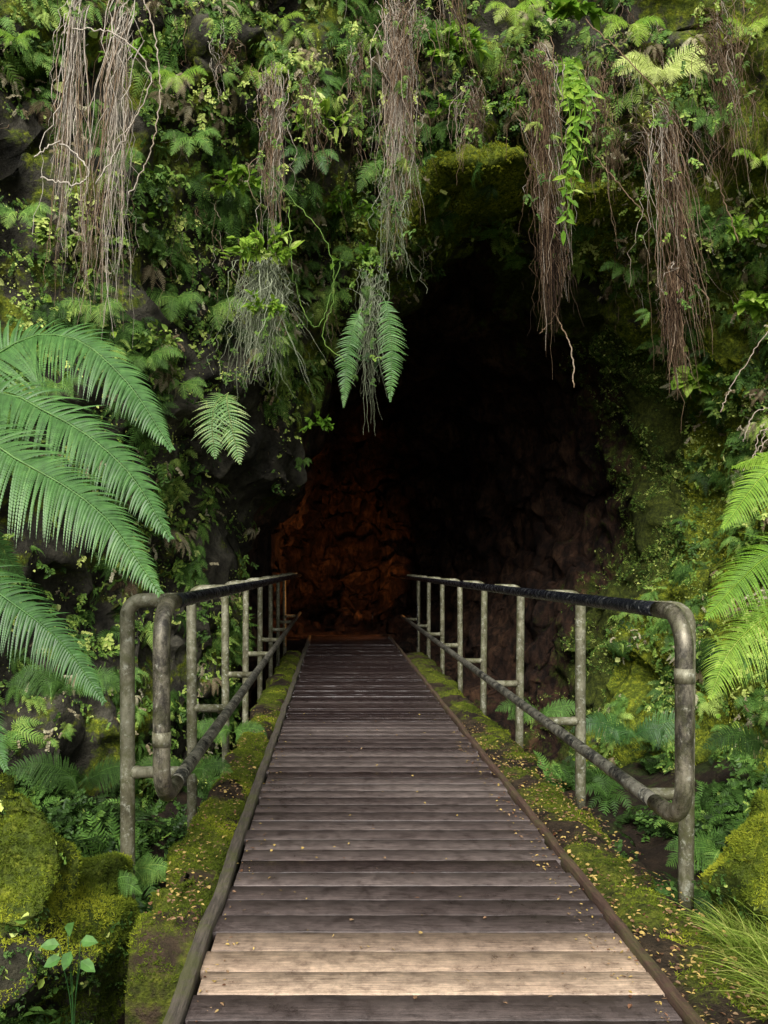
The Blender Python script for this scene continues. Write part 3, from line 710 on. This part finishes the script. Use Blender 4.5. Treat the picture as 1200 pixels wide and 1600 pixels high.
# ------------------------------------------------------------------ leafy plants
def leafy(label, pos, nst, L, ll, lw, tint, mat, spread=1., down=.2, name='leafy_plant', per=7):
    e = empty(name, label=label, category='plant')
    pos = np.array(pos, float); e.location = pos
    bs_, bl = B(), B()
    for i in range(nst):
        a = rng.uniform(-1, 1)*1.6*spread; s = L*rng.uniform(.6, 1.1)
        d = np.array([math.sin(a), -.55, (1-down)*math.cos(a)*.7-down*.8]); d = unit(d)
        C = catmull([(0, 0, 0), d*s*.4, d*s*.75+np.array([0, -.02, -.05*s]), d*s+np.array([0, 0, -.2*s])], 16)
        tube(bs_, C, np.linspace(.0035, .0015, 16), 5, t=tint-.1)
        for j in range(per):
            p = C[min(15, int(4+j*12/per))]
            y = unit(rng.normal(0, .7, 3)+d*.7+np.array([0, -.3, -.25])); Mx = frame(y, np.array([0, -.7, .8])+rng.normal(0, .25, 3))
            bl.quads(xf(leafquads(ll*rng.uniform(.6, 1.15), ll*lw*rng.uniform(.8, 1.1), .15, .2), Mx, p), tint+rng.normal(0, .1))
    bs_.obj('stem', mat, parent=e); bl.obj('foliage', mat, parent=e)
    return e
LP = 'leafy green plant sprouting from the cliff'
for (u, v, nst, L, ll, lw, t, m_) in [(415, 400, 16, .42, .13, .35, .65, M_bright), (410, 490, 10, .32, .12, .35, .6, M_bright), (512, 200, 12, .34, .18, .35, .75, M_bright),
      (375, 295, 10, .32, .13, .45, .55, M_bright), (710, 90, 10, .32, .14, .7, .55, M_bright), (895, 30, 8, .3, .16, .75, .5, M_bright), (1165, 370, 10, .32, .12, .5, .6, M_bright),
      (1170, 490, 8, .27, .14, .7, .6, M_bright), (1080, 600, 7, .22, .18, .75, .65, M_bright), (495, 665, 7, .2, .08, .5, .3, M_bright), (545, 330, 9, .3, .1, .5, .4, M_bright),
      (560, 410, 9, .3, .09, .5, .4, M_bright), (260, 290, 9, .3, .08, .6, .6, M_creeper), (100, 380, 9, .3, .08, .6, .7, M_creeper), (620, 260, 8, .3, .08, .5, .4, M_bright),
      (690, 180, 6, .25, .1, .6, .5, M_bright), (780, 170, 6, .25, .1, .4, .5, M_bright), (200, 90, 8, .3, .1, .7, .45, M_bright), (250, 540, 8, .3, .08, .7, .7, M_creeper), (930, 190, 5, .2, .07, .8, .9, M_bright)]:
    pu = U(u, v, off=.3)
    if (u, v) in ((415, 400), (410, 490)): pu = ((u-522)/1300*7.2, 7.2, 1.4+(885-v)/1300*7.2)
    q_ = pu[1]/8.45
    o = leafy(LP, pu, nst, L*q_, ll*q_, lw, t, m_); o['group'] = 'leafy plants on the cliff'
# hanging leafy vine
e = empty('hanging_vine', label='bright green leafy vine hanging beside the cave mouth', category='vine')
bs_, bl = B(), B()
for k in range(5):
    C = catmull([(2.2+.03*k, 8.0, 6.3), (2.18+.04*k-.05, 7.7, 5.9), (2.12+.05*k, 7.5, 5.5), (2.03+rng.normal(0, .03), 7.35, 4.85-.12*k)], 40)
    tube(bs_, C, .003, 5, t=.4)
    for j in range(2, 40):
        if rng.random() < .3: continue
        y = unit(np.array([(-1)**j*1.0, -.3, -.8])+rng.normal(0, .45, 3)); Mx = frame(y, np.array([0, -1, .4])+rng.normal(0, .35, 3))
        bl.quads(xf(leafquads(rng.uniform(.06, .14), .045, .15, .2), Mx, C[j]), .5+rng.normal(0, .15))
bs_.obj('stem', M_bright, parent=e); bl.obj('foliage', M_bright, parent=e)

# ------------------------------------------------------------------ hanging root clusters
def roots(label, u, v0, v1, y, n, rt, rb, tint, mat=None, r=.0031, lean=(0, 0), waver=.075, lvar=.75, tip=None, K=20, stag=.28, leaves=0, lt=.55, sub=0):
    ys_ = min([y]+[sight(u, q)-.15 for q in range(max(0, int(v0)), int(v0)+120, 40)])
    sc = ys_/y; y = ys_; rt *= sc; rb *= sc
    k = y/1300.; x = (u-522)*k; z0 = 1.4+(885-v0)*k; z1 = 1.4+(885-v1)*k
    e = empty('hanging_roots', label=label, category='roots'); e.location = (x, y, z0)
    e['group'] = 'aerial root clusters hanging from the cliff'
    b = B(); strands(b, n, (0, 0, 0), z0-z1, rt, rb, r, waver, tint, lvar, lean, K, stag=stag, sub=sub)
    b.obj('root_strands', mat or M_root, parent=e)
    if tip:
        b = B(); strands(b, int(n*1.0), (lean[0]*.7, lean[1]*.7, -(z0-z1)*.6), (z0-z1)*.4, tip[0], tip[1], r*1.2, .06, tip[2], .6, (lean[0]*.3, 0), 14, stag=.3, back=0)
        b.obj('root_tip', M_root, parent=e)
    if leaves:
        b = B(); zz = -(z0-z1)*rng.random(leaves)**1.6*.8
        ps = np.stack([rng.normal(0, rt*.7, leaves), rng.normal(-.06, .06, leaves), zz], 1)
        scatter(b, T_sprig+T_sprig2+T_clumph[:2], ps, np.tile([0, -1., .1], (leaves, 1)), rng.uniform(.05, .14, leaves), lt+rng.normal(0, .18, leaves), tilt=.5)
        b.obj('foliage', M_creeper, parent=e)
    return e
roots('long thin grey brown roots hanging from the cliff', 115, -60, 425, 6.3, 75, .06, .03, .88, r=.0034, lean=(-.02, 0), lvar=.4, leaves=10, sub=4, waver=.06)
roots('long pale tangled roots with loose ends', 190, -80, 455, 6.2, 70, .09, .03, .98, r=.0034, lean=(-.1, 0), lvar=.45, sub=4, waver=.1)
roots('tan roots trailing from a fern', 425, 70, 400, 7.6, 140, .12, .06, .8, r=.0033, lean=(.05, 0), leaves=55, lt=.6)
roots('grey green lichen strands hanging below a leafy plant', 415, 385, 620, 7.3, 320, .17, .18, .76, M_lichen, r=.0034, waver=.09, lvar=.65, leaves=20, lt=.6)
roots('thick bundle of tan brown roots', 628, -30, 340, 7.9, 360, .18, .04, .78, r=.0036, leaves=40, lt=.55, sub=22)
roots('short brown root bundle', 735, 110, 265, 8., 100, .13, .04, .75, leaves=25)
roots('long reddish brown root bundle with dark tip', 850, 40, 500, 7.6, 220, .15, .04, .62, r=.0034, lean=(.08, 0), tip=(.05, .03, .12), leaves=50, sub=16, lvar=.65)
roots('long root bundle ending in a reddish tangle', 1045, 130, 590, 7.0, 140, .12, .035, .65, r=.0034, lean=(.05, 0), tip=(.09, .06, .42), lvar=.6, leaves=35, sub=12)
roots('brown roots hanging beside the cave mouth', 940, 60, 360, 7.8, 80, .16, .06, .6, leaves=40)
roots('grey fern roots hanging over the cave mouth', 578, 400, 650, 8.1, 100, .12, .05, .65, M_lichen, leaves=40, lt=.4)
roots('dark mossy strands hanging over the cave mouth', 612, 240, 440, 8.0, 100, .12, .04, .6, M_lichen, leaves=45, lt=.4)
roots('brown roots in the upper corner of the cliff', 1130, -20, 260, 6.8, 110, .28, .16, .65, leaves=50)
roots('dark roots trailing over the cave mouth', 720, -60, 120, 8., 60, .3, .15, .55, leaves=45)
roots('thin brown roots trailing down the cliff', 1000, 150, 400, 7.3, 30, .2, .12, .6, lvar=.8)
roots('pale thin roots trailing down the cliff', 345, 40, 200, 7.2, 25, .15, .1, .9, lvar=.6, leaves=30, lt=.6)
roots('brown roots hanging among green leaves', 480, 90, 260, 7.6, 55, .13, .06, .75, lvar=.8, leaves=40, lt=.6)
roots('brown roots hanging among green leaves', 560, 40, 220, 7.9, 55, .13, .06, .65, lvar=.8, leaves=40, lt=.6)
roots('brown roots hanging among green leaves', 800, 60, 260, 7.9, 40, .13, .06, .6, lvar=.8, leaves=30)
# loose single vines
def vine(label, P, r=.004, t=.5, mat=None):
    b = B(); C = catmull(P, 50); C[1:-1] += rng.normal(0, .006, C[1:-1].shape)
    tube(b, C, r, 5, t=t); o = b.obj('vine', mat or M_root, label=label, category='vine'); o['group'] = 'thin bare vines on the cliff'
vine('bare vine dangling in front of the cave', [(2.25, 7.8, 5.2), (2.1, 7.7, 4.3), (1.98, 7.7, 3.9), (2.12, 7.7, 3.6), (2.2, 7.7, 3.4), (2.22, 7.7, 3.05)], .006, .7)
vine('bare vine dangling in front of the cave', [(2.25, 7.8, 5.0), (2.15, 7.7, 4.2), (2.05, 7.7, 3.75), (1.9, 7.7, 3.55)], .005, .5)
vine('thin brown vine running diagonally down the cliff', [(2.35, 7.5, 5.1), (2.7, 7.4, 4.6), (3.0, 7.3, 4.1), (3.25, 7.2, 3.7)], .005, .6)
vine('thin brown vine running diagonally down the cliff', [(2.3, 7.6, 6.4), (2.9, 7.4, 5.6), (3.3, 7.3, 4.9), (3.5, 7.2, 4.2)], .005, .6)
vine('curling pale vine hanging from the cliff', [(-1.95, 6.2, 5.4), (-1.6, 6.1, 5.3), (-1.35, 6.1, 5.0), (-1.5, 6.1, 4.6), (-1.75, 6.1, 4.2)], .005, .95)
vine('curling pale vine hanging from the cliff', [(-1.5, 6.2, 5.9), (-1.3, 6.1, 5.2), (-1.3, 6.1, 4.6), (-1.5, 6.1, 4.1)], .005, .9)
vine('curling pale vine hanging from the cliff', [(-2.2, 6.1, 4.4), (-2.0, 6.1, 4.5), (-1.8, 6.1, 4.3), (-1.9, 6.1, 4.2), (-2.15, 6.1, 4.25)], .006, 1.)
vine('green looping vine hanging from the cliff', [(-.6, 7.4, 4.9), (-.1, 7.3, 4.3), (.0, 7.3, 3.8), (-.1, 7.3, 3.4), (.1, 7.3, 3.2)], .004, .6, M_creeper)
vine('green looping vine hanging from the cliff', [(-.4, 7.4, 4.6), (-.35, 7.3, 3.9), (-.15, 7.3, 3.5), (.05, 7.4, 4.1)], .004, .6, M_creeper)
for i in range(16):
    x = rng.uniform(3.3, 4.0); z = rng.uniform(2.6, 3.3)
    vine('pale bare twigs on the cliff', [(x+.6, 7., z+.3), (x+.3, 6.9, z+rng.normal(0, .2)), (x, 6.9, z-.2), (x-.1+rng.normal(0, .1), 6.9, z-.45)], .004, .85)

# ------------------------------------------------------------------ boulders
def boulder(label, c, rad, seed, nm, amp=1., creep=.1, mt=0.):
    e = empty('boulder', label=label, category='rock')
    n1, n2 = 70, 100
    th = np.linspace(.02, np.pi-.02, n1); ph = np.arange(n2)/n2*2*np.pi
    T_, P_ = np.meshgrid(th, ph, indexing='ij')
    S = np.stack([np.sin(T_)*np.cos(P_), np.sin(T_)*np.sin(P_), np.cos(T_)], -1).reshape(-1, 3)
    V = S*np.array(rad)
    V = V+amp*(nv(V+seed, 1.6, seed)*.2+nv(V+seed, 4, seed)*.16+nv(V, 9, seed)*.08+nv(V, 20, seed)*.03)
    V = V+np.array(c)
    F = grid_faces(n1, n2, True)
    up = S[:, 2]
    mesh_obj('rock', V, F, M_boulder, .36+mt+.4*np.clip(up, -.3, 1)+ns(V, 2, 3)*.35, smooth=True, parent=e)
    b = B(); ps, nn = tri_sample(V, F, nm)
    nn = nn*np.sign(np.sum(nn*(ps-np.array(c)), 1, keepdims=True))
    k = (nn[:, 2]+1.1*ns(ps, 3, 5)+.3*rng.random(len(ps)) > .15-mt)
    scatter(b, T_moss, ps[k], nn[k], rng.uniform(.007, .019, k.sum()), .33+mt+.4*nn[k, 2]+ns(ps[k], 4, 3)*.6+rng.normal(0, .1, k.sum()), ang=3, tilt=.4)
    b.obj('moss', M_moss, parent=e)
    b = B(); k = ~k & (rng.random(len(ps)) < creep)
    scatter(b, T_leafw+T_sprig, ps[k], nn[k], rng.uniform(.012, .045, k.sum()), .3+rng.normal(0, .18, k.sum()), ang=1.5, tilt=.5)
    b.obj('creeper', M_creeper, parent=e)
boulder('large dark rock topped with yellow green moss', (-1.52, 3.15, .04), (.56, .42, .48), 3., 38000, 1.0, .3, .08)
boulder('small rock covered with bright moss', (1.85, 3.3, .1), (.3, .3, .34), 8., 20000, .7, .1, .22)
boulder('low mossy rock at the edge of the gully', (-.99, 3.42, -.2), (.17, .24, .42), 13., 14000, .5, .3, .0)

# ------------------------------------------------------------------ seedling, grass, litter
e = empty('seedling', label='young seedling with pale broad leaves beside the rock', category='plant'); e.location = (-.8, 2.56, .1)
bs_, bl = B(), B()
for (dx, dz, ax, ay) in [(-.035, .15, -1., .25), (.03, .16, 1., .3), (-.01, .18, .2, 1.), (-.03, .11, -.9, -.5), (.03, .1, .8, -.6), (.0, .13, -.2, -.9)]:
    tube(bs_, catmull([(0, 0, -.3), (dx*.2, -.01, -.05), (dx, -.03, dz)], 8), .0013, 5, t=.0)
    y = np.array([ax, -.35, ay*.55]); bl.quads(xf(leafquads(.055, .036, .12, .25), frame(y, (0, -.75, .7)), np.array([dx, -.03, dz])), .6+rng.normal(0, .06))
bs_.obj('stem', M_treefern, parent=e); bl.obj('foliage', M_treefern, parent=e)
def blades(b, n, c, rx, ry, L, bias):
    K = 7; o = np.array(c)+np.stack([rng.uniform(-rx, rx, n), rng.uniform(-ry, ry, n), np.zeros(n)], 1)
    a = rng.random(n)*2*np.pi; d = np.stack([np.cos(a), np.sin(a), 0*a], 1)*rng.uniform(.1, .6, n)[:, None]+np.array(bias)
    Ls = L*rng.uniform(.5, 1.2, n); t = np.linspace(0, 1, K)
    C = o[:, None]+Ls[:, None, None]*(np.array([0, 0, 1.])*(t-.45*t**2)[None, :, None]+d[:, None]*(t**1.7)[None, :, None])
    sd = np.stack([-d[:, 1], d[:, 0], 0*a], 1)+1e-3; sd = unit(sd+rng.normal(0, .3, sd.shape))
    wv = (.003*rng.uniform(.6, 1.3, n)[:, None]*(1-t**2*.95)[None])[..., None]*sd[:, None]
    V = np.stack([C-wv, C+wv], 2)
    i, k = np.meshgrid(np.arange(n), np.arange(K-1), indexing='ij'); s = (i*K+k)*2
    F = np.stack([s, s+1, s+3, s+2], -1).reshape(-1, 4)
    b.add(V.reshape(-1, 3), F, np.repeat(.5+rng.normal(0, .22, n), K*2))
b = B(); blades(b, 2800, (1.62, 2.7, -.15), .18, .3, .5, (-.14, -.2, 0)); blades(b, 1200, (1.6, 3.1, -.13), .12, .2, .34, (-.15, -.1, 0))
blades(b, 700, (1.46, 2.5, -.1), .1, .25, .24, (-.05, -.2, 0))
b.obj('grass', M_grass, kind='stuff', label='tuft of long yellow green grass beside the ledge', category='grass')
b = B()
def litter(n, x0, x1, y0, y1, z, s0, s1, pw=1., tm=.5):
    x = rng.uniform(x0, x1, n); y = y0+(y1-y0)*rng.random(n)**pw
    P = np.stack([x, y, np.full(n, z)+rng.uniform(0, .012, n)], 1)
    scatter(b, T_leafw, P, np.tile([0, 0, 1.], (n, 1)), rng.uniform(s0, s1, n), rng.normal(tm, .2, n), ang=3, tilt=.25)
litter(130, DX0, DX1, 2.2, 8, .004, .008, .022, 1.4, .5)
litter(380, DX1-.14, DX1, 2.2, 7, .004, .006, .02, 1.3, .42)
litter(140, DX0, DX0+.1, 2.4, 7, .004, .006, .02, 1.2, .42)
litter(1300, DX1+.05, DX1+.24, 1.8, 7.5, -.005, .01, .026, 1.2, .45)
litter(700, DX1+.2, 1.46, 1.8, 6.5, .025, .01, .026, 1.2, .45)
litter(600, -.76, -.53, 3.2, 8, .035, .01, .025, 1.2, .45)
n_ = 700; P_ = np.stack([rng.uniform(-1.15, -.53, n_), rng.uniform(1.9, 3.2, n_), np.zeros(n_)], 1)
gb = BVHTree.FromPolygons([Vector(v) for v in GP], [tuple(int(a) for a in fc) for fc in GF])
for q_ in P_:
    h_ = gb.ray_cast(Vector((q_[0], q_[1], 1)), Vector((0, 0, -1))); q_[2] = (h_[0].z if h_[0] else -.15)+.004
scatter(b, T_leafw, P_, np.tile([0, 0, 1.], (n_, 1)), rng.uniform(.01, .026, n_), rng.normal(.38, .2, n_), ang=3, tilt=.25)
b.obj('fallen_leaves', M_litter, kind='stuff', label='small fallen brown leaves scattered over the boardwalk', category='leaves')

# ------------------------------------------------------------------ cave lamps (the amber light glowing inside the cave)
def cave_lamp(x, y, z, tgt, en, ang, rad=.06):
    e = empty('cave_lamp', label='small amber lamp on a stake lighting the cave wall', category='lamp'); e['group'] = 'amber lamps inside the cave'
    b = B(); tube(b, [(x, y-.1, -.1), (x, y-.1, z-.06), (x, y-.05, z)], [.012, .012, .035], 12); b.obj('housing', M_black, parent=e)
    l = bpy.data.lights.new('cave_lamp_light', 'SPOT'); o = bpy.data.objects.new('cave_lamp_light', l); COL.objects.link(o)
    l.energy = en; l.color = (1, .4, .11); l.spot_size = math.radians(ang); l.spot_blend = 1.; l.shadow_soft_size = rad
    o.location = (x, y, z); o.rotation_euler = (Vector(tgt)-Vector((x, y, z))).to_track_quat('-Z', 'Y').to_euler(); o.parent = e
cave_lamp(.9, 19.6, .3, (.55, 21.9, 1.4), 170, 85, .03)
cave_lamp(1.55, 15.6, .75, (-1.4, 17.9, 1.5), 260, 125)
print('done')
